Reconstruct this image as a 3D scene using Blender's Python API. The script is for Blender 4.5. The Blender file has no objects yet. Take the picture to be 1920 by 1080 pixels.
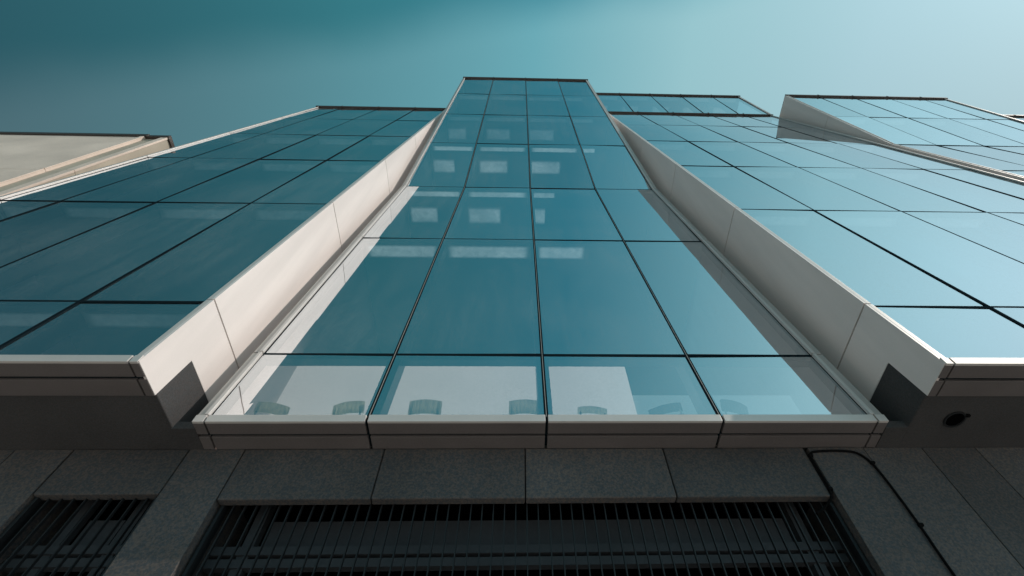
import bpy, bmesh, math, random
from mathutils import Vector, Matrix
random.seed(7)
sc = bpy.context.scene
C = bpy.context.collection
R = math.radians

# ------------------------------------------------------------------ camera (eye at the origin, ground 1.6 m below)
F = Vector((0.0324, 0.5145, 0.8569)); F.normalize()
def cam_axes():
    p, yaw, roll = R(58.9686), R(3.60553), R(-2.65011)
    f = Vector((math.sin(yaw)*math.cos(p), math.cos(yaw)*math.cos(p), math.sin(p)))
    r = Vector((math.cos(yaw), -math.sin(yaw), 0)); u = r.cross(f)
    return f, r*math.cos(roll)+u*math.sin(roll), -r*math.sin(roll)+u*math.cos(roll)
f_, r_, u_ = cam_axes()
cd = bpy.data.cameras.new("camera"); cam = bpy.data.objects.new("camera", cd); C.objects.link(cam)
m = Matrix((r_, u_, -f_)).transposed().to_4x4(); cam.matrix_world = m
cd.sensor_width = 36; cd.lens = 36*961.543/1920
cd.shift_x = (960-1004.111)/1920; cd.shift_y = -(540-531.268)/1920
cd.clip_start = 0.05; cd.clip_end = 5000
sc.camera = cam

# ------------------------------------------------------------------ sky, sun, exposure
SUN = Vector((3.3, -1.0, 2.9)).normalized()
sun_el = math.asin(SUN.z); sun_az = math.atan2(SUN.x, SUN.y)
w = bpy.data.worlds.new("World"); sc.world = w; w.use_nodes = True
nt = w.node_tree; N = nt.nodes; L = nt.links; N.clear()
def nd(t, **k):
    n = N.new(t)
    for a, v in k.items(): setattr(n, a, v)
    return n
out = nd('ShaderNodeOutputWorld'); bg = nd('ShaderNodeBackground'); L.new(bg.outputs[0], out.inputs[0])
sky = nd('ShaderNodeTexSky', sky_type='NISHITA', sun_disc=False, sun_elevation=sun_el, sun_rotation=sun_az)
sky.air_density = 1.0; sky.dust_density = 1.5; sky.ozone_density = 1.5
bw = nd('ShaderNodeRGBToBW'); L.new(sky.outputs[0], bw.inputs[0])
tc = nd('ShaderNodeTexCoord')
def dotn(v):
    d = nd('ShaderNodeVectorMath', operation='DOT_PRODUCT'); d.inputs[1].default_value = v
    L.new(tc.outputs['Generated'], d.inputs[0]); return d.outputs['Value']
def ramp(src, stops):
    r = nd('ShaderNodeValToRGB'); L.new(src, r.inputs[0]); e = r.color_ramp.elements
    while len(e) < len(stops): e.new(0.5)
    for el, (p, c) in zip(e, stops): el.position = p; el.color = (*c, 1)
    return r.outputs[0]
def lin(*c): return tuple(((x/255)/12.92 if x/255 <= .04045 else (((x/255)+.055)/1.055)**2.4) for x in c)
mr = nd('ShaderNodeMapRange'); L.new(dotn((1.0, 0.0, -0.10)), mr.inputs[0])
mr.inputs[1].default_value = -0.75; mr.inputs[2].default_value = 0.75
deep = ramp(mr.outputs[0], [(0.00, (0.0340, 0.1347, 0.1708)), (0.25, (0.0500, 0.2536, 0.3064)), (0.50, (0.0563, 0.2975, 0.3881)), (0.66, (0.1950, 0.4700, 0.5500)), (0.78, (0.3100, 0.5600, 0.6200)), (1.00, (0.3600, 0.4700, 0.5200))])
pale = ramp(mr.outputs[0], [(0.00, (0.0959, 0.2019, 0.2398)), (0.25, (0.1370, 0.3750, 0.4400)), (0.45, (0.1800, 0.4900, 0.5700)), (0.63, (0.3300, 0.5900, 0.6450)), (0.80, (0.3500, 0.5300, 0.5900)), (1.00, (0.3217, 0.4253, 0.4595))])
# the deeper, more saturated part of the sky lies up and to the left
mr2 = nd('ShaderNodeMapRange', interpolation_type='SMOOTHSTEP')
nz = nd('ShaderNodeTexNoise'); nz.inputs['Scale'].default_value = 2.2; nz.inputs['Detail'].default_value = 4; L.new(tc.outputs['Generated'], nz.inputs['Vector'])
SKY_N = Vector((0.0,0.0,1.0))
def ray(u, v): return (f_ + r_*((u-1004.111)/961.543) - u_*((v-531.268)/961.543)).normalized()
n_ = ray(0, 190).cross(ray(1200, 0)).normalized()
if n_.dot(ray(0, 0)) < 0: n_ = -n_
dd = dotn(tuple(n_))
ad = nd('ShaderNodeMath', operation='MULTIPLY_ADD'); L.new(nz.outputs[0], ad.inputs[0]); ad.inputs[1].default_value = 0.10; L.new(dd, ad.inputs[2])
L.new(ad.outputs[0], mr2.inputs[0]); mr2.inputs[1].default_value = 0.01; mr2.inputs[2].default_value = 0.12
mx = nd('ShaderNodeMix', data_type='RGBA'); L.new(mr2.outputs[0], mx.inputs[0]); L.new(pale, mx.inputs[6]); L.new(deep, mx.inputs[7])
# luminance of the physical sky, evened out a little, times the teal of this sky
lum = nd('ShaderNodeMath', operation='POWER'); L.new(bw.outputs[0], lum.inputs[0]); lum.inputs[1].default_value = 0.35
mul = nd('ShaderNodeVectorMath', operation='SCALE'); L.new(mx.outputs[2], mul.inputs[0]); L.new(lum.outputs[0], mul.inputs['Scale'])
SKYK = 6.0
mul2 = nd('ShaderNodeVectorMath', operation='SCALE'); L.new(mul.outputs[0], mul2.inputs[0]); mul2.inputs['Scale'].default_value = SKYK
L.new(mul2.outputs[0], bg.inputs[0]); bg.inputs[1].default_value = 0.12

sd = bpy.data.lights.new("sun", 'SUN'); sd.energy = 2.7; sd.angle = R(0.5); sd.color = (1.0, 0.90, 0.80)
so = bpy.data.objects.new("sun", sd); C.objects.link(so)
so.rotation_euler = SUN.to_track_quat('Z', 'Y').to_euler(); so.location = (30, -20, 40)
sc.view_settings.view_transform = 'Standard'; sc.view_settings.look = 'None'
sc.view_settings.exposure = 0.0; sc.view_settings.gamma = 1.0

# ------------------------------------------------------------------ materials
M = {}
def mat(name, col, rough=0.5, metal=0.0, noise=0.0, scale=40.0, noise2=0.0, scale2=3.0, bump=0.0, emit=None, col2=None, spec=.5, edge=False, vary=0, streak=False):
    ma = bpy.data.materials.new(name); ma.use_nodes = True; t = ma.node_tree; b = t.nodes['Principled BSDF']
    b.inputs['Base Color'].default_value = (*col, 1); b.inputs['Roughness'].default_value = rough; b.inputs['Metallic'].default_value = metal; b.inputs['Specular IOR Level'].default_value = spec
    co = t.nodes.new('ShaderNodeTexCoord')
    if noise or noise2:
        n1 = t.nodes.new('ShaderNodeTexNoise'); n1.inputs['Scale'].default_value = scale; n1.inputs['Detail'].default_value = 6; n1.inputs['Roughness'].default_value = .75
        n2 = t.nodes.new('ShaderNodeTexNoise'); n2.inputs['Scale'].default_value = scale2; n2.inputs['Detail'].default_value = 5
        t.links.new(co.outputs['Object'], n1.inputs[0]); t.links.new(co.outputs['Object'], n2.inputs[0])
        a = t.nodes.new('ShaderNodeMapRange'); a.inputs[1].default_value = .3; a.inputs[2].default_value = .7; a.inputs[3].default_value = 1-noise; a.inputs[4].default_value = 1+noise; t.links.new(n1.outputs[0], a.inputs[0])
        c = t.nodes.new('ShaderNodeMapRange'); c.inputs[1].default_value = .3; c.inputs[2].default_value = .7; c.inputs[3].default_value = 1-noise2; c.inputs[4].default_value = 1+noise2; t.links.new(n2.outputs[0], c.inputs[0])
        mu = t.nodes.new('ShaderNodeMath'); mu.operation = 'MULTIPLY'; t.links.new(a.outputs[0], mu.inputs[0]); t.links.new(c.outputs[0], mu.inputs[1])
        if streak:
            mp = t.nodes.new('ShaderNodeMapping'); mp.inputs['Scale'].default_value = (2.2, 2.2, .22); t.links.new(co.outputs['Object'], mp.inputs[0]); t.links.new(mp.outputs[0], n2.inputs[0])
        if vary:
            oi = t.nodes.new('ShaderNodeObjectInfo'); vr = t.nodes.new('ShaderNodeMapRange'); vr.inputs[3].default_value = 1-vary; vr.inputs[4].default_value = 1+vary; t.links.new(oi.outputs['Random'], vr.inputs[0])
            m3 = t.nodes.new('ShaderNodeMath'); m3.operation = 'MULTIPLY'; t.links.new(mu.outputs[0], m3.inputs[0]); t.links.new(vr.outputs[0], m3.inputs[1]); mu = m3
        s = t.nodes.new('ShaderNodeVectorMath'); s.operation = 'SCALE'
        if col2:
            mm = t.nodes.new('ShaderNodeMix'); mm.data_type = 'RGBA'; mm.inputs[6].default_value = (*col, 1); mm.inputs[7].default_value = (*col2, 1)
            n3 = t.nodes.new('ShaderNodeTexNoise'); n3.inputs['Scale'].default_value = scale*.7; n3.inputs['Detail'].default_value = 3; t.links.new(co.outputs['Object'], n3.inputs[0])
            q = t.nodes.new('ShaderNodeMapRange'); q.inputs[1].default_value = .42; q.inputs[2].default_value = .58; t.links.new(n3.outputs[0], q.inputs[0])
            t.links.new(q.outputs[0], mm.inputs[0]); t.links.new(mm.outputs[2], s.inputs[0])
        else: s.inputs[0].default_value = col
        t.links.new(mu.outputs[0], s.inputs['Scale']); t.links.new(s.outputs[0], b.inputs['Base Color'])
        if bump:
            bp = t.nodes.new('ShaderNodeBump'); bp.inputs['Strength'].default_value = bump; bp.inputs['Distance'].default_value = .004
            t.links.new(n1.outputs[0], bp.inputs['Height']); t.links.new(bp.outputs[0], b.inputs['Normal'])
    if emit:
        b.inputs['Emission Color'].default_value = (*emit[0], 1); b.inputs['Emission Strength'].default_value = emit[1]
        if noise:      # uneven glow of diffusers and partitions
            k = t.nodes.new('ShaderNodeMath'); k.operation = 'MULTIPLY'; k.inputs[1].default_value = emit[1]
            last = mu.outputs[0]
            if edge:
                sx = t.nodes.new('ShaderNodeSeparateXYZ'); t.links.new(co.outputs['Generated'], sx.inputs[0])
                for ax, wd in ((0, .10), (1, .22)):
                    u = t.nodes.new('ShaderNodeMath'); u.operation = 'PINGPONG'; u.inputs[1].default_value = .5; t.links.new(sx.outputs[ax], u.inputs[0])
                    v = t.nodes.new('ShaderNodeMapRange'); v.interpolation_type = 'SMOOTHSTEP'; v.inputs[2].default_value = wd; t.links.new(u.outputs[0], v.inputs[0])
                    z = t.nodes.new('ShaderNodeMath'); z.operation = 'MULTIPLY'; t.links.new(last, z.inputs[0]); t.links.new(v.outputs[0], z.inputs[1]); last = z.outputs[0]
            t.links.new(last, k.inputs[0]); t.links.new(k.outputs[0], b.inputs['Emission Strength'])
    M[name] = ma; return ma
mat('metal_panel', (.72, .645, .62), .50, .12, .03, 90, .08, 1.2, vary=.03, streak=True)
mat('shaded_panel', (.13, .112, .11), .5, .2, .16, 90, .08, 2)  # trim metal on the undersides, with their shade put into the colour
mat('trim', (.55, .505, .485), .48, .25, .03, 60, .04, 2)
mat('flange', (.40, .365, .345), .5, .2, .05, 60, .05, 2)
mat('gasket', (.008, .014, .018), 1.0, spec=0)
mat('mullion', (.035, .05, .06), .4, .3)
mat('coping', (.05, .035, .03), .5, .2)
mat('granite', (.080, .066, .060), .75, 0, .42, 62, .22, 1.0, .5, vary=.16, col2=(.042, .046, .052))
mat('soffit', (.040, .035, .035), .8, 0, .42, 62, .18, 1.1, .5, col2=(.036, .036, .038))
mat('white_stone', (.66, .53, .455), .7, 0, .08, 30, .14, .8, .2)
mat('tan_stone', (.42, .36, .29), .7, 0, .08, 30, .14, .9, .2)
mat('bar', (.006, .007, .009), .6, .1, .1, 50)
mat('grille_back', (.030, .034, .040), .8, .0, .15, 40, .15, 2)
mat('black', (.002, .002, .0025), 1.0, spec=0)
mat('rubber', (.003, .003, .0035), .9, spec=.1)
mat('slab', (.10, .16, .18), .8, 0, .05, 20)
mat('back_wall', (.05, .085, .10), .8, 0, .05, 20)
mat('pelmet', (.25, .25, .24), .8, 0, .28, 9, .3, 1.1, emit=((.78, .82, .80), .80), edge=True)
mat('pelmet_dim', (.3, .3, .3), .8, 0, .3, 9, .4, .8, emit=((.7, .82, .82), .16), edge=True)
mat('light', (.2, .2, .2), .8, 0, .3, 9, .35, 1.3, emit=((.82, .84, .82), .60), edge=True)
mat('light_dim', (.2, .2, .2), .8, 0, .3, 9, .45, 1.0, emit=((.75, .84, .84), .24), edge=True)
mat('glow_partition', (.75, .77, .74), .8, 0, .06, 40, .08, .8, emit=((1.0, .74, .65), 1.22))  # plain wall given its own glow to look brightly lit; not a lamp
mat('glow_partition_dim', (.4, .44, .45), .8, 0, .06, 40, .1, .8, emit=((.7, .8, .8), .34))  # faint added glow so the dark chairs show as silhouettes
mat('floor', (.16, .17, .17), .8)
mat('chair_dark', (.03, .05, .05), .7, 0, .05, 40)
mat('steel', (.3, .3, .3), .35, .8)
mat('paving', (.72, .66, .62), .85, 0, .12, 12, .12, .6)

def fabric_mat(name, col):
    ma = bpy.data.materials.new(name); ma.use_nodes = True; t = ma.node_tree; t.nodes.clear()
    o = t.nodes.new('ShaderNodeOutputMaterial'); mix = t.nodes.new('ShaderNodeMixShader'); mix.inputs[0].default_value = .1
    a = t.nodes.new('ShaderNodeBsdfTranslucent'); b = t.nodes.new('ShaderNodeBsdfDiffuse'); a.inputs[0].default_value = b.inputs[0].default_value = (*col, 1)
    t.links.new(a.outputs[0], mix.inputs[1]); t.links.new(b.outputs[0], mix.inputs[2]); t.links.new(mix.outputs[0], o.inputs[0]); M[name] = ma
def glass_mat(name, tint, refl, ior, rough=.012):
    ma = bpy.data.materials.new(name); ma.use_nodes = True; t = ma.node_tree; t.nodes.clear()
    o = t.nodes.new('ShaderNodeOutputMaterial'); mix = t.nodes.new('ShaderNodeMixShader')
    tr = t.nodes.new('ShaderNodeBsdfTransparent'); tr.inputs[0].default_value = (*tint, 1)
    gl = t.nodes.new('ShaderNodeBsdfGlossy'); gl.inputs['Color'].default_value = (*refl, 1); gl.inputs['Roughness'].default_value = rough
    fr0 = t.nodes.new('ShaderNodeFresnel'); fr0.inputs['IOR'].default_value = 1.5
    fr = t.nodes.new('ShaderNodeMath'); fr.operation = 'MULTIPLY_ADD'; fr.inputs[1].default_value = 1-ior; fr.inputs[2].default_value = ior; t.links.new(fr0.outputs[0], fr.inputs[0])
    co = t.nodes.new('ShaderNodeTexCoord'); n = t.nodes.new('ShaderNodeTexNoise'); n.inputs['Scale'].default_value = .55; n.inputs['Detail'].default_value = 1
    bp = t.nodes.new('ShaderNodeBump'); bp.inputs['Strength'].default_value = .10; bp.inputs['Distance'].default_value = .02
    t.links.new(co.outputs['Object'], n.inputs[0]); t.links.new(n.outputs[0], bp.inputs['Height']); t.links.new(bp.outputs[0], gl.inputs['Normal'])
    t.links.new(fr.outputs[0], mix.inputs[0]); t.links.new(tr.outputs[0], mix.inputs[1]); t.links.new(gl.outputs[0], mix.inputs[2])
    oi = t.nodes.new('ShaderNodeObjectInfo'); pm = t.nodes.new('ShaderNodeMapRange'); pm.inputs[3].default_value = .93; pm.inputs[4].default_value = 1.05; t.links.new(oi.outputs['Random'], pm.inputs[0])
    ps = t.nodes.new('ShaderNodeVectorMath'); ps.operation = 'SCALE'; ps.inputs[0].default_value = refl; t.links.new(pm.outputs[0], ps.inputs['Scale']); t.links.new(ps.outputs[0], gl.inputs['Color'])
    # thin film of dust: fine speckle gathered in rain streaks
    mp = t.nodes.new('ShaderNodeMapping'); mp.inputs['Scale'].default_value = (5, 5, .35); t.links.new(co.outputs['Object'], mp.inputs[0])
    d1 = t.nodes.new('ShaderNodeTexNoise'); d1.inputs['Scale'].default_value = 1.0; d1.inputs['Detail'].default_value = 5; t.links.new(mp.outputs[0], d1.inputs[0])
    d2 = t.nodes.new('ShaderNodeTexNoise'); d2.inputs['Scale'].default_value = 45; d2.inputs['Detail'].default_value = 3; t.links.new(co.outputs['Object'], d2.inputs[0])
    d3 = t.nodes.new('ShaderNodeTexNoise'); d3.inputs['Scale'].default_value = .45; d3.inputs['Detail'].default_value = 3; t.links.new(co.outputs['Object'], d3.inputs[0])
    def mr_(src, a, b, c, d):
        q = t.nodes.new('ShaderNodeMapRange'); q.inputs[1].default_value = a; q.inputs[2].default_value = b; q.inputs[3].default_value = c; q.inputs[4].default_value = d; t.links.new(src, q.inputs[0]); return q.outputs[0]
    def mul_(a, b):
        q = t.nodes.new('ShaderNodeMath'); q.operation = 'MULTIPLY'; t.links.new(a, q.inputs[0]); t.links.new(b, q.inputs[1]); return q.outputs[0]
    dust = mul_(mul_(mr_(d1.outputs[0], .35, .7, .4, 1), mr_(d2.outputs[0], .40, .62, .2, 1)), mr_(d3.outputs[0], .35, .65, .02, .13))
    df = t.nodes.new('ShaderNodeBsdfDiffuse'); df.inputs[0].default_value = (.62, .62, .60, 1)
    mx2 = t.nodes.new('ShaderNodeMixShader'); t.links.new(dust, mx2.inputs[0]); t.links.new(mix.outputs[0], mx2.inputs[1]); t.links.new(df.outputs[0], mx2.inputs[2]); t.links.new(mx2.outputs[0], o.inputs[0])
    M[name] = ma
fabric_mat('chair_light', (1.0, .97, .84))
glass_mat('glass', (.60, .72, .76), (.78, .83, .87), .67)

# ------------------------------------------------------------------ mesh helpers
SC = [1.0]      # the side bays, wall and neighbour were measured in units of 0.942 m
class MB:
    def __init__(s): s.v = []; s.f = []
    def hexa(s, c):      # c: 8 corners, bottom four then top four, same winding
        b = len(s.v); s.v += [tuple(p) for p in c]
        for q in ((0,3,2,1),(4,5,6,7),(0,1,5,4),(1,2,6,5),(2,3,7,6),(3,0,4,7)): s.f.append(tuple(b+i for i in q))
    def box(s, x0, x1, y0, y1, z0, z1):
        s.hexa([(x0,y0,z0),(x1,y0,z0),(x1,y1,z0),(x0,y1,z0),(x0,y0,z1),(x1,y0,z1),(x1,y1,z1),(x0,y1,z1)])
    def lean(s, prof, x0, x1, z0, z1, n0, n1):      # a slab that follows a leaning front; n = metres in front of the glass plane
        a, b = prof(z0), prof(z1)
        s.hexa([(x0,a-n1,z0),(x1,a-n1,z0),(x1,a-n0,z0),(x0,a-n0,z0),(x0,b-n1,z1),(x1,b-n1,z1),(x1,b-n0,z1),(x0,b-n0,z1)])
    def wedge(s, x0, x1, z0, z1, f0, f1, b0, b1):   # front y f0..f1 and back y b0..b1 at the two heights
        s.hexa([(x0,f0,z0),(x1,f0,z0),(x1,b0,z0),(x0,b0,z0),(x0,f1,z1),(x1,f1,z1),(x1,b1,z1),(x0,b1,z1)])
    def tube(s, pts, r, n=8):
        rings = []
        for i, p in enumerate(pts):
            p = Vector(p); d = (Vector(pts[min(i+1, len(pts)-1)])-Vector(pts[max(i-1, 0)])).normalized()
            a = d.orthogonal().normalized() if abs(d.y) > .9 else Vector((0,1,0)).cross(d).normalized(); b = d.cross(a)
            rings.append(len(s.v)); s.v += [tuple(p+a*r*math.cos(2*math.pi*k/n)+b*r*math.sin(2*math.pi*k/n)) for k in range(n)]
        for i in range(len(pts)-1):
            for k in range(n): s.f.append((rings[i]+k, rings[i]+(k+1)%n, rings[i+1]+(k+1)%n, rings[i+1]+k))
        s.f.append(tuple(range(rings[0]+n-1, rings[0]-1, -1))); s.f.append(tuple(range(rings[-1], rings[-1]+n)))
    def build(s, name, ma, parent=None, bevel=0.0, smooth=False, off=None):
        v = [(x*SC[0], y*SC[0], z*SC[0]) for x, y, z in s.v]
        if off: v = [(x+off[0], y+off[1], z+off[2]) for x, y, z in v]
        me = bpy.data.meshes.new(name); me.from_pydata(v, [], s.f); me.update()
        bm = bmesh.new(); bm.from_mesh(me)
        if len(s.f) > 1: bmesh.ops.recalc_face_normals(bm, faces=bm.faces)
        if bevel: bmesh.ops.bevel(bm, geom=bm.edges[:], offset=bevel, segments=2, affect='EDGES', profile=.5)
        if smooth:
            for fc in bm.faces: fc.smooth = True
        bm.to_mesh(me); bm.free()
        me.materials.append(M[ma]); o = bpy.data.objects.new(name, me); C.objects.link(o)
        if parent: o.parent = parent
        return o
def tag(o, label=None, cat=None, group=None, kind=None):
    for k, v in (('label', label), ('category', cat), ('group', group), ('kind', kind)):
        if v: o[k] = v
    return o
def empty(name, loc=(0,0,0)):
    o = bpy.data.objects.new(name, None); o.location = loc; C.objects.link(o); return o

# ------------------------------------------------------------------ ground
g = MB(); g.hexa([(-400,-400,-1.9),(400,-400,-1.9),(400,400,-1.9),(-400,400,-1.9),(-400,-400,-1.6),(400,-400,-1.6),(400,400,-1.6),(-400,400,-1.6)])
tag(g.build('ground', 'paving'), 'pale paved plaza in front of the glass building', None, None, 'structure')

# ------------------------------------------------------------------ the glass building
B = tag(empty('office_building', (0, 5, -1.6)), 'tall office building with teal glass bays, pale metal side panels and dark granite base', 'building')
inv = Matrix.Translation((0, -5, 1.6))
def P(mb, name, ma, parent, **k):
    return mb.build(name, ma, parent, off=(0, -5, 1.6) if parent is B else None, **k)
TH = 4.272*math.cos(R(6.5))
tC, tS = math.tan(R(6.7675)), math.tan(R(6.4505))
zC = [3.793, 4.966, 9.211, 13.455, 17.732, 22.009, 26.286, 30.563]
zS = [3.924] + [3.924+(0.3124+k)*4.2687*math.cos(R(6.4505)) for k in range(6)]
def pC(z): return 3.875+(min(z, 13.455)-3.793)*tC
def pS(z): return 3.3006+(z-3.924)*tS
z3 = zS[4]; y3 = pS(z3)
def pT(z): return pS(z) if z < z3 else y3-.01
yF = 5.86
def pF(z): return yF

def bay(label, prof, zs, xs, trims, back=9.0, fins=(), lights=False, band=None, skip=0, cap=True):
    """xs: edges of the glass columns; trims: (x0,x1) strips left and right; fins: (x_face, x_inner, xs sign)"""
    fr = MB(); e = .022
    for x in xs[1:-1]:
        for a, b in zip(zs[:-1], zs[1:]): fr.lean(prof, x-e, x+e, a, b, -.05, .004)
    for z in zs[1:-1]: fr.lean(prof, xs[0], xs[-1], z-.024, z+.024, -.048, .0025)
    bo = empty('glazed_bay'); bo.parent = B; bo.location = (0, -5, 1.6); bo['label'] = label
    fo = fr.build('gasket', 'gasket', bo)
    if prof is pC:      # an added pale strip stands for the highlight along each vertical joint
        for x in xs[1:-1]:
            cp = MB()
            for a, b in zip(zs[:-1], zs[1:]): cp.lean(prof, x-.0028, x+.0028, a+.002, b-.002, .002, .009)
            cp.build('joint_highlight', 'flange', bo)
    # inner mullions and transoms, seen through the glass
    mu = MB()
    for x in xs[1:-1]:
        for a, b in zip(zs[:-1], zs[1:]): mu.lean(prof, x-.075, x+.075, a, b, -.26, -.055)
    for z in zs[1:-1]: mu.lean(prof, xs[0], xs[-1], z-.03, z+.03, -.16, -.056)
    mu.build('mullion', 'mullion', bo)
    # panes
    for i in range(len(xs)-1):
        for k in range(skip, len(zs)-1):
            p = MB(); x0 = xs[i]+(e if i else 0); x1 = xs[i+1]-(e if i < len(xs)-2 else 0)
            z0 = zs[k]+(.024 if k else 0); z1 = zs[k+1]-(.024 if k < len(zs)-2 else 0)
            # a single sheet per pane keeps one reflection; the edge is closed by the gasket
            a, b = prof(z0), prof(z1); j = [random.uniform(-.009, .009) for _ in range(4)]
            p.v = [(x0,a+j[0],z0),(x1,a+j[1],z0),(x1,b+j[2],z1),(x0,b+j[3],z1)]; p.f = [(0,1,2,3)]
            p.build('window_pane', 'glass', bo)
    # trims with open joints at every level
    for (a, b) in trims:
        for k in range(len(zs)-1):
            z0, z1 = zs[k]+(.008 if k else 0), zs[k+1]-.008
            if b-a > .1:        # flange outside, raised lip next to the glass
                inn = (b-.052, b-.012) if abs(b-xs[0]) < .01 else (a+.012, a+.052)
                out = (a, b-.056) if abs(b-xs[0]) < .01 else (a+.056, b)
                t = MB(); t.lean(prof, inn[0], inn[1], z0, z1, -.16, .048); t.build('trim_lip', 'trim', bo, bevel=.004)
                t = MB(); t.lean(prof, out[0], out[1], z0, z1, -.16, .026); t.build('edge_trim', 'flange', bo, bevel=.004)
            else:
                t = MB(); t.lean(prof, a, b, z0, z1, -.16, .04); t.build('edge_trim', 'trim', bo, bevel=.004)
        t = MB()
        for k in range(len(zs)-1): t.lean(prof, a+.006, b-.001, zs[k]+(0 if k else .03), zs[k+1], -.15, .006)
        t.build('trim_core', 'gasket', bo)
    # floors and inner back wall
    s = MB()
    x0, x1 = xs[0]-.02, xs[-1]+.02
    for z in zs[1:]:
        if z-zs[0] < 2: continue        # the lowest rail is only breast high
        y = prof(z)+.065; s.box(x0, x1, y, back, z-.12, z+.0)
    sl = s.build('floor_slab', 'slab', bo)
    s = MB(); s.box(x0, x1, prof(zs[-1])+2.6, prof(zs[-1])+2.7, zs[0]+.01, zs[-1]-.125)
    s.build('back_wall', 'back_wall', bo)
    if cap:
        zt = zs[-1]; s = MB(); a = trims[0][0] if trims else xs[0]; b = trims[-1][1] if trims else xs[-1]
        s.box(a-.0, b+.0, prof(zt)-.075, back, zt+.004, zt+(.12 if bo is not None and zt > 27.5 or len(trims) and trims[0][0] > 10 or trims[0][0] < -5 else .05)); cp = s.build('coping', 'coping', bo)
        for x in xs[1:-1]:
            s = MB(); s.box(x-.02, x+.02, prof(zt)-.092, prof(zt)-.077, zt-.0, zt+.14); s.build('coping_clip', 'coping', bo)
    return bo
def fin(bo, face, thick, prof, zs, back, sign, bottom=None, n=.04):
    """side wall of a bay: face = visible x plane, sign = +1 when it looks towards +x"""
    for k in range(len(zs)-1):
        s = MB(); g0 = .013
        a, b = zs[k]+(g0 if k else 0), zs[k+1]-g0*.0-(g0 if k < len(zs)-2 else 0)
        x0, x1 = (face-thick, face) if sign > 0 else (face, face+thick)
        if k == 0 and bottom:
            yb, zb = bottom      # notch for the granite block
            s.wedge(x0, x1, a, zb, prof(a)-n, prof(zb)-n, yb, yb+(zb-a)*tS)
            s.wedge(x0, x1, zb, b, prof(zb)-n, prof(b)-n, back, back)
        else: s.wedge(x0, x1, a, b, prof(a)-n, prof(b)-n, back, back)
        s.build('side_panel', 'metal_panel', bo)
    s = MB(); x0, x1 = (face-thick-.05, face-.02) if sign > 0 else (face+.02, face+thick+.05)
    zz = [zs[1] if bottom else zs[0]]+list(zs[2 if bottom else 1:])
    for a, b in zip(zz[:-1], zz[1:]): s.wedge(x0, x1, a, b, prof(a)+.08, prof(b)+.08, back, back)
    s.build('panel_backing', 'gasket', bo)
def band(bo, xs, y0, y1, yr, z0, z1, ends=0):
    """sill and underside of a bay: two strips with a dark reveal, cut at every mullion"""
    for i in range(len(xs)-1):
        gp = .014 if xs[i+1]-xs[i] > .2 else .005
        a, b = xs[i]+gp, xs[i+1]-gp
        s = MB(); s.box(a, b, y0, y0+.03, z0-.001, z1); s.build('sill', 'trim', bo, bevel=.003)
        s = MB(); s.box(a, b, y0+.031, yr-.02, z0, z1-.01); s.build('soffit_panel', 'shaded_panel', bo, bevel=.002)
        s = MB(); s.box(a, b, yr+.02, y1, z0+.001, z1-.01); s.build('soffit_panel', 'shaded_panel', bo, bevel=.002)
    s = MB(); s.box(xs[0]+.02, xs[-1]-.02, y0+.03, y1-.01, z0+.03, z1-.002); s.build('reveal', 'gasket', bo)

X0 = .2926
xC = [X0-3.37, X0-1.8, X0, X0+1.8, X0+3.37]
cb = bay('central bay, leaning below and upright above its fifth row', pC, zC, xC, [(-3.205, -3.077), (3.662, 3.81)])
band(cb, [-3.205, -3.09]+[xC[1], X0, xC[3]]+[3.70, 3.81], pC(3.793)-.045, 4.226, 4.03, 3.695, 3.785)
s = MB()
for (a, b) in ((-3.20, -3.16), (3.765, 3.805)):
    for k in range(len(zC)-1): s.wedge(a, b, zC[k], zC[k+1], pC(zC[k])+.16, pC(zC[k+1])+.16, 9, 9)
s.build('side_wall', 'metal_panel', cb)

SC[0] = .942
xL = [-9.93, -8.823, -7.023, -5.2236, -3.73]
lb = bay('left bay, leaning back over its whole height', pS, zS, xL, [(-10.10, -9.93), (-3.73, -3.672)])
fin(lb, -3.64, .03, pS, zS, 6.6, +1, bottom=(3.70, 4.55))
band(lb, [-10.1, -8.823, -7.023, -5.2236, -3.73, -3.642], pS(3.924)-.045, 3.70, 3.47, 3.914, 4.01)
s = MB()
for k in range(len(zS)-1): s.wedge(-10.09, -10.06, zS[k], zS[k+1], pS(zS[k])+.16, pS(zS[k+1])+.16, 9, 9)
s.build('side_wall', 'metal_panel', lb)

xR = [4.40, 5.937, 7.737, 9.537, 11.337, 12.70]
rb = bay('right bay, leaning back, with an upright top storey', pS, zS, xR, [(4.343, 4.40), (12.70, 12.86)])
fin(rb, 4.31, .03, pS, zS, 6.6, -1, bottom=(3.70, 4.55))
band(rb, [4.312, 4.40, 5.937, 7.737, 9.537, 11.337, 12.86], pS(3.924)-.045, 3.70, 3.47, 3.914, 4.01)
zF = [26.62, 31.25]
tb = bay('upright top storey above the right bay', pF, zF, [3.95, 5.80, 7.60, 9.42, 11.24, 12.80], [(3.8, 3.95), (12.80, 12.95)])

xT = [13.36, 14.92, 16.68, 18.46, 20.18, 21.35]
t3 = bay('far right bay, upright in its upper storeys', pT, zS, xT, [(13.25, 13.36), (21.35, 21.55)])
fin(t3, 13.2, .04, pT, zS, 6.8, -1)
s = MB()
for k in range(len(zS)-1): s.wedge(21.52, 21.56, zS[k], zS[k+1], pT(zS[k])+.16, pT(zS[k+1])+.16, 9, 9)
s.build('side_wall', 'metal_panel', t3)
def pQ(z): return pS(z)
b4 = bay('sliver of one more bay at the far right', pQ, zS[:-1]+[28.35], [21.9, 23.7, 25.5, 27.3, 29.1], [(21.75, 21.9), (29.1, 29.25)])

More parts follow.
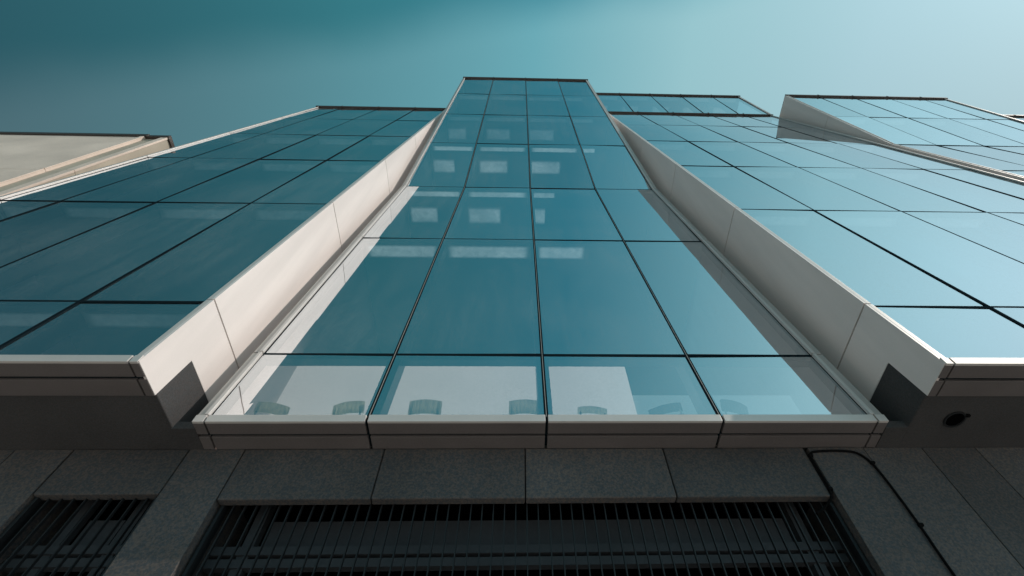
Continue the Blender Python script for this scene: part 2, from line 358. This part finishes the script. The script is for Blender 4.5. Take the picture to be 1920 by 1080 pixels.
# inside the lowest floor
SC[0] = 1.0
s = MB(); s.box(-3.15, 3.76, 4.0, 9, 3.787, 3.80); P(s, 'floor', 'floor', B)
s = MB(); s.box(-3.15, 1.55, 4.86, 4.92, 3.801, 5.96); P(s, 'glow_partition', 'glow_partition', B)
s = MB(); s.box(1.56, 3.76, 4.90, 4.94, 3.801, 5.2); P(s, 'glow_partition', 'glow_partition_dim', B)  # added glowing backdrop behind the dark chairs
# pale strips beneath the ceilings and square luminaires of the central bay
for k in (2, 3, 4, 5, 6):
    zt = zC[k]-.12; y = pC(zC[k])+.07
    for i in range(4):
        if i == 3 and k < 4: continue
        a, b = xC[i]+.07, xC[i+1]-.07
        if i == 2 and k <= 3: b = a+(.62 if k == 3 else .95)
        if i == 3: b = a+(.45 if k == 4 else .9)
        s = MB(); s.box(a, b, y, y+(.30 if k == 2 else .17), zt-.012, zt-.002); s.build('perimeter_lamp', 'pelmet' if k < 5 else 'pelmet_dim', cb)
    if k not in (3, 4, 5): continue
    for i in range(3):
        a = xC[i]+(.06 if i else 0.04); wv = (.78, .95, .38)[i] if k == 3 else (.78, 1.05, 1.1)[i]
        s = MB(); s.box(a, a+wv, y+.45, y+.97, zt-.014, zt-.003); s.build('ceiling_lamp', 'light' if k < 5 else 'light_dim', cb)

SC[0] = .942
for bo, xs, zs, prof, ks in ((lb, xL, zS, pS, (1, 2, 3, 4)), (rb, xR, zS, pS, (2, 3, 4)), (tb, [3.95, 5.80, 7.60, 9.42, 11.24, 12.80], zF, pF, (1,)), (t3, xT, zS, pT, (4, 5))):
    for k in ks:
        zt = zs[k]-.12; y = prof(zs[k])+.07
        for i in range(len(xs)-1):
            a, b = xs[i]+.08, xs[i+1]-.08
            s = MB(); s.box(a, b, y, y+.22, zt-.012, zt-.002); s.build('perimeter_lamp', 'pelmet_dim', bo)
            if bo is tb: s = MB(); s.box(a+.1, a+.1+(b-a)*.62, y+.5, y+.95, zt-.014, zt-.003); s.build('ceiling_lamp', 'light_dim', bo)
# ------------------------------------------------------------------ granite base
def block(x0, x1, y0, y1, z0, z1, name='stone_slab', ma='granite', bevel=.006):
    s = MB(); s.box(x0, x1, y0, y1, z0, z1); return P(s, name, ma, B, bevel=bevel)
J = .005; yw = 4.49; zt = 3.93; zg = -1.7
# soffits under the side bays
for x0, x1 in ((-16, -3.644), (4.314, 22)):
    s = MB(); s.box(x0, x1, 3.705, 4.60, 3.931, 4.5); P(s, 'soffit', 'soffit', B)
for sg, x in ((1, -3.64), (-1, 4.31)):      # granite cheek seen in the notch of the side panel
    s = MB(); a, b = (x-.25, x+.006) if sg > 0 else (x-.006, x+.25)
    s.wedge(a, b, 3.93, 4.545, 3.706, 3.706+.615*tS, 5.2, 5.2); P(s, 'soffit_cheek', 'soffit', B, bevel=.012)
SC[0] = 1.0
for a, b in ((-3.44, -3.20), (3.81, 4.06)):
    s = MB()
    for z0, z1 in zip(zC[:-1], zC[1:]): s.wedge(a, b, z0, z1, pC(z0)+.42, pC(z1)+.42, 6.2, 6.2)
    P(s, 'recess_wall', 'metal_panel', B)
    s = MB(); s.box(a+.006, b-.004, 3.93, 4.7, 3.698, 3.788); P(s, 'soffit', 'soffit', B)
SC[0] = .942
# lintels
zl = 3.30
for x0, x1 in ((-2.96, -1.457), (-1.457, .083), (.083, 1.62), (1.62, 3.215)): block(x0+J, x1-J, yw, yw+.10, zl, zt, 'lintel', bevel=.012)
block(-4.77+J, -3.555-J, yw, yw+.10, 3.37, zt, 'lintel', bevel=.012)
# pillars and wall slabs
block(-3.545, -2.965, yw, 5.35, zg, zt, 'pillar')
block(3.265, 3.90, yw, 5.35, zg, zt, 'pillar')
for x0, x1 in ((-5.386, -4.78), (-6.6, -5.386), (-7.8, -6.6), (-9.0, -7.8)): block(x0+J, x1-J, yw+.003, 5.2, zg, zt, 'wall_slab')
for x0, x1 in ((3.905, 4.585), (4.585, 5.207), (5.207, 5.85), (5.85, 6.5), (6.5, 7.7), (7.7, 8.9), (8.9, 10.1), (10.1, 13), (13, 16)): block(x0+J, x1-J, yw+.006, 5.2, zg, zt, 'wall_slab')
s = MB(); s.box(-16, -4.79, yw+.05, 5.0, zg, zt-.01); s.box(3.91, 22, yw+.05, 5.0, zg, zt-.01); P(s, 'wall_core', 'black', B)
s = MB(); s.box(-2.96, 3.26, yw+.105, 5.6, zl+.25, zt-.01); s.box(-4.77, -3.55, yw+.105, 5.6, 3.65, zt-.01); P(s, 'lintel_core', 'black', B)
# grilles
def grille(x0, x1, ztop, label, yb=4.595):
    o = empty('grille'); o.parent = B; o.location = (0, -5, 1.6); o['label'] = label
    n = int((x1-x0)/.111); d = (x1-x0)/n
    s = MB()
    for k in range(n+1):
        x = x0+k*d
        if abs(x-x0) < .02 or abs(x-x1) < .02: continue
        b = MB(); b.box(x-.0055, x+.0055, yb, yb+.032, zg+.1, ztop); b.build('bar', 'bar', o)
    for a in (x0, x1-.03):
        s = MB(); s.box(a, a+.03, yb-.02, yb+.08, zg, ztop); s.build('grille_frame', 'bar', o)
    for z in (2.93, 2.805, 2.35, 1.7, 1.05, .4, -.25, -.9):
        s = MB(); s.box(x0, x1, yb+.22, yb+.30, z, z+.085); s.build('rail', 'grille_back', o)
    for a in (x0+.25, x1-.36):
        s = MB(); s.box(a, a+.11, yb+.24, yb+.34, zg, ztop); s.build('inner_post', 'grille_back', o)
    s = MB(); s.box(x0+.42, x1-.42, yb+.30, yb+.33, 3.045, 3.33); s.build('inner_panel', 'grille_back', o)
    s = MB(); s.box(x0-.02, x1+.02, yb+.7, yb+.75, zg, ztop+.3); s.build('back_panel', 'black', o)
grille(-2.93, 3.24, 3.54, 'wide grille between the two granite pillars')
grille(-4.75, -3.56, 3.64, 'narrow dark grille left of the left pillar', 4.55)

# round opening in the right soffit
def ring(cx, cy, r0, r1, z0, z1, n=40):
    s = MB()
    for k in range(n):
        a, b = 2*math.pi*k/n, 2*math.pi*(k+1)/n
        c = [(cx+r*math.cos(t), cy+r*math.sin(t)) for r, t in ((r0,a),(r1,a),(r1,b),(r0,b))]
        s.hexa([(x, y, z0) for x, y in c]+[(x, y, z1) for x, y in c])
    return s
o = P(ring(4.77, 4.05, .098, .118, 3.916, 3.94), 'vent_ring', 'bar', B)
s = MB(); s.v = [(4.77+.1*math.cos(2*math.pi*k/40), 4.05+.1*math.sin(2*math.pi*k/40), 3.9285) for k in range(40)]; s.f = [tuple(range(40))]
P(s, 'vent_opening', 'black', B)
s = MB(); s.box(4.86, 4.90, 3.965, 4.0, 3.90, 3.931); P(s, 'vent_bracket', 'rubber', B, bevel=.006)

# ------------------------------------------------------------------ far left stone faced building
S = tag(empty('stone_building', (-11, 4.5, -1.6)), 'pale stone faced building with dark coping at the left edge, beyond the left bay', 'building')
def Q(mb, name, ma, **k):
    return mb.build(name, ma, S, off=(11, -4.5, 1.6), **k)
tt = math.tan(R(3.4))
def pW(z): return 4.40+(z-15.7)*tt
zz = [-1.7, 3, 6, 9, 12, 15.62]
for a, b in zip(zz[:-1], zz[1:]):
    s = MB(); s.lean(pW, -26, -11.17, a+.006, b-.006, -3, 0); Q(s, 'stone_wall', 'white_stone')
    s = MB(); s.lean(pW, -11.28, -11.17, a+.01, b-.01, 0, .03); Q(s, 'corner_trim', 'white_stone', bevel=.006)
    s = MB(); s.lean(pW, -11.165, -10.52, a+.006, b-.006, -3, -.06); Q(s, 'side_wall', 'tan_stone')
    s = MB(); s.lean(pW, -10.70, -10.50, a+.006, b-.006, -.055, 0); Q(s, 'corner_trim', 'white_stone', bevel=.006)
s = MB(); s.box(-26, -11.12, pW(15.7)-.05, 7, 15.625, 15.78); Q(s, 'coping', 'coping')
s = MB(); s.box(-11.11, -10.47, pW(15.7)-.03, 7, 15.60, 15.74); Q(s, 'coping', 'coping')

# ------------------------------------------------------------------ cable on the right pillar
def smooth(pts, n=6):
    out = []
    for i in range(len(pts)-1):
        p0, p1, p2, p3 = (Vector(pts[max(0, min(len(pts)-1, j))]) for j in (i-1, i, i+1, i+2))
        for k in range(n):
            t = k/n; out.append(tuple(.5*((2*p1)+(p2-p0)*t+(2*p0-5*p1+4*p2-p3)*t*t+(3*p1-p0-3*p2+p3)*t**3)))
    out.append(tuple(pts[-1])); return out
pts = [(3.86,4.472,-1.69),(3.872,4.472,1.2),(3.878,4.472,2.47),(3.892,4.472,2.955),(3.889,4.472,3.35),(3.875,4.472,3.60),(3.84,4.472,3.75),(3.76,4.472,3.84),(3.60,4.472,3.865),(3.35,4.472,3.86),(3.25,4.472,3.83),(3.222,4.472,3.74),(3.226,4.472,3.55),(3.218,4.472,3.38),(3.205,4.50,3.29),(3.12,4.57,3.22),(3.02,4.585,3.17)]
cab = empty('cable', (3.67, 4.2, -1.6)); tag(cab, 'thin black cable clipped round the edges of the right granite pillar', 'cable')
def K(mb, name, ma, **k):
    return mb.build(name, ma, cab, off=(-3.67, -4.2, 1.6), **k)
s = MB(); s.tube(smooth(pts), .0125); K(s, 'wire', 'rubber', smooth=True)
for x, z in ((3.893, 2.96), (3.86, 3.70), (3.222, 3.80), (3.216, 3.37)):
    s = MB(); s.box(x-.012, x+.035, 4.455, 4.488, z-.014, z+.014); K(s, 'clip', 'rubber', bevel=.003)

SC[0] = 1.0
# ------------------------------------------------------------------ chairs behind the lowest glass
def chair(cx, cy, cz, wd, top, rz, label, ma):
    o = tag(empty('chair', (cx, cy, cz)), label, 'chair', 'chairs standing behind the lowest glass row'); o.rotation_euler = (0, 0, rz)
    h = wd/2
    s = MB(); s.box(-h, h, .03, .45, .42, .46); s.build('seat', ma, o, bevel=.012)
    s = MB()
    nseg = 8
    for k in range(nseg):
        x0, x1 = -h+wd*k/nseg, -h+wd*(k+1)/nseg; c = lambda x: .03*(1-(x/h)**2)
        s.hexa([(x0,-c(x0),.48),(x1,-c(x1),.48),(x1,-c(x1)+.025,.48),(x0,-c(x0)+.025,.48),(x0,-.04-c(x0),top),(x1,-.04-c(x1),top),(x1,-.015-c(x1),top),(x0,-.015-c(x0),top)])
    s.build('backrest', ma, o, smooth=True)
    for sx in (-1, 1):
        s = MB(); s.tube([(sx*(h-.03), .0, 0), (sx*(h-.03), .01, .42), (sx*(h-.03), -.01, top-.04)], .011); s.build('leg', 'steel', o)
        s = MB(); s.tube([(sx*(h-.03), .42, 0), (sx*(h-.03), .40, .42)], .011); s.build('leg', 'steel', o)
chs = [(-2.93, 4.52, .37, .79, .25, 'pale chair back in the lowest glass row, nearest its left end', 'chair_light'),
       (-2.03, 4.52, .39, .81, -.2, 'pale chair back just left of the first mullion from the left', 'chair_light'),
       (-1.12, 4.52, .39, .845, 0, 'pale chair back just right of the first mullion from the left', 'chair_light'),
       (.08, 4.52, .38, .845, 0, 'pale chair back just left of the middle mullion', 'chair_light'),
       (.90, 4.52, .36, .73, .1, 'pale chair back low behind the glass just right of the middle mullion', 'chair_light'),
       (1.80, 4.52, .40, .76, -.35, 'dark chair back with a slanting top edge left of the right mullion', 'chair_dark'),
       (2.66, 4.52, .38, .82, .35, 'dark chair back just right of the right mullion', 'chair_dark')]
for x, y, wd, top, rz, lab, ma in chs: chair(x*.956, 4.32, 3.80, wd*.956, (top+3.79)*.956-3.79, rz, lab, ma)
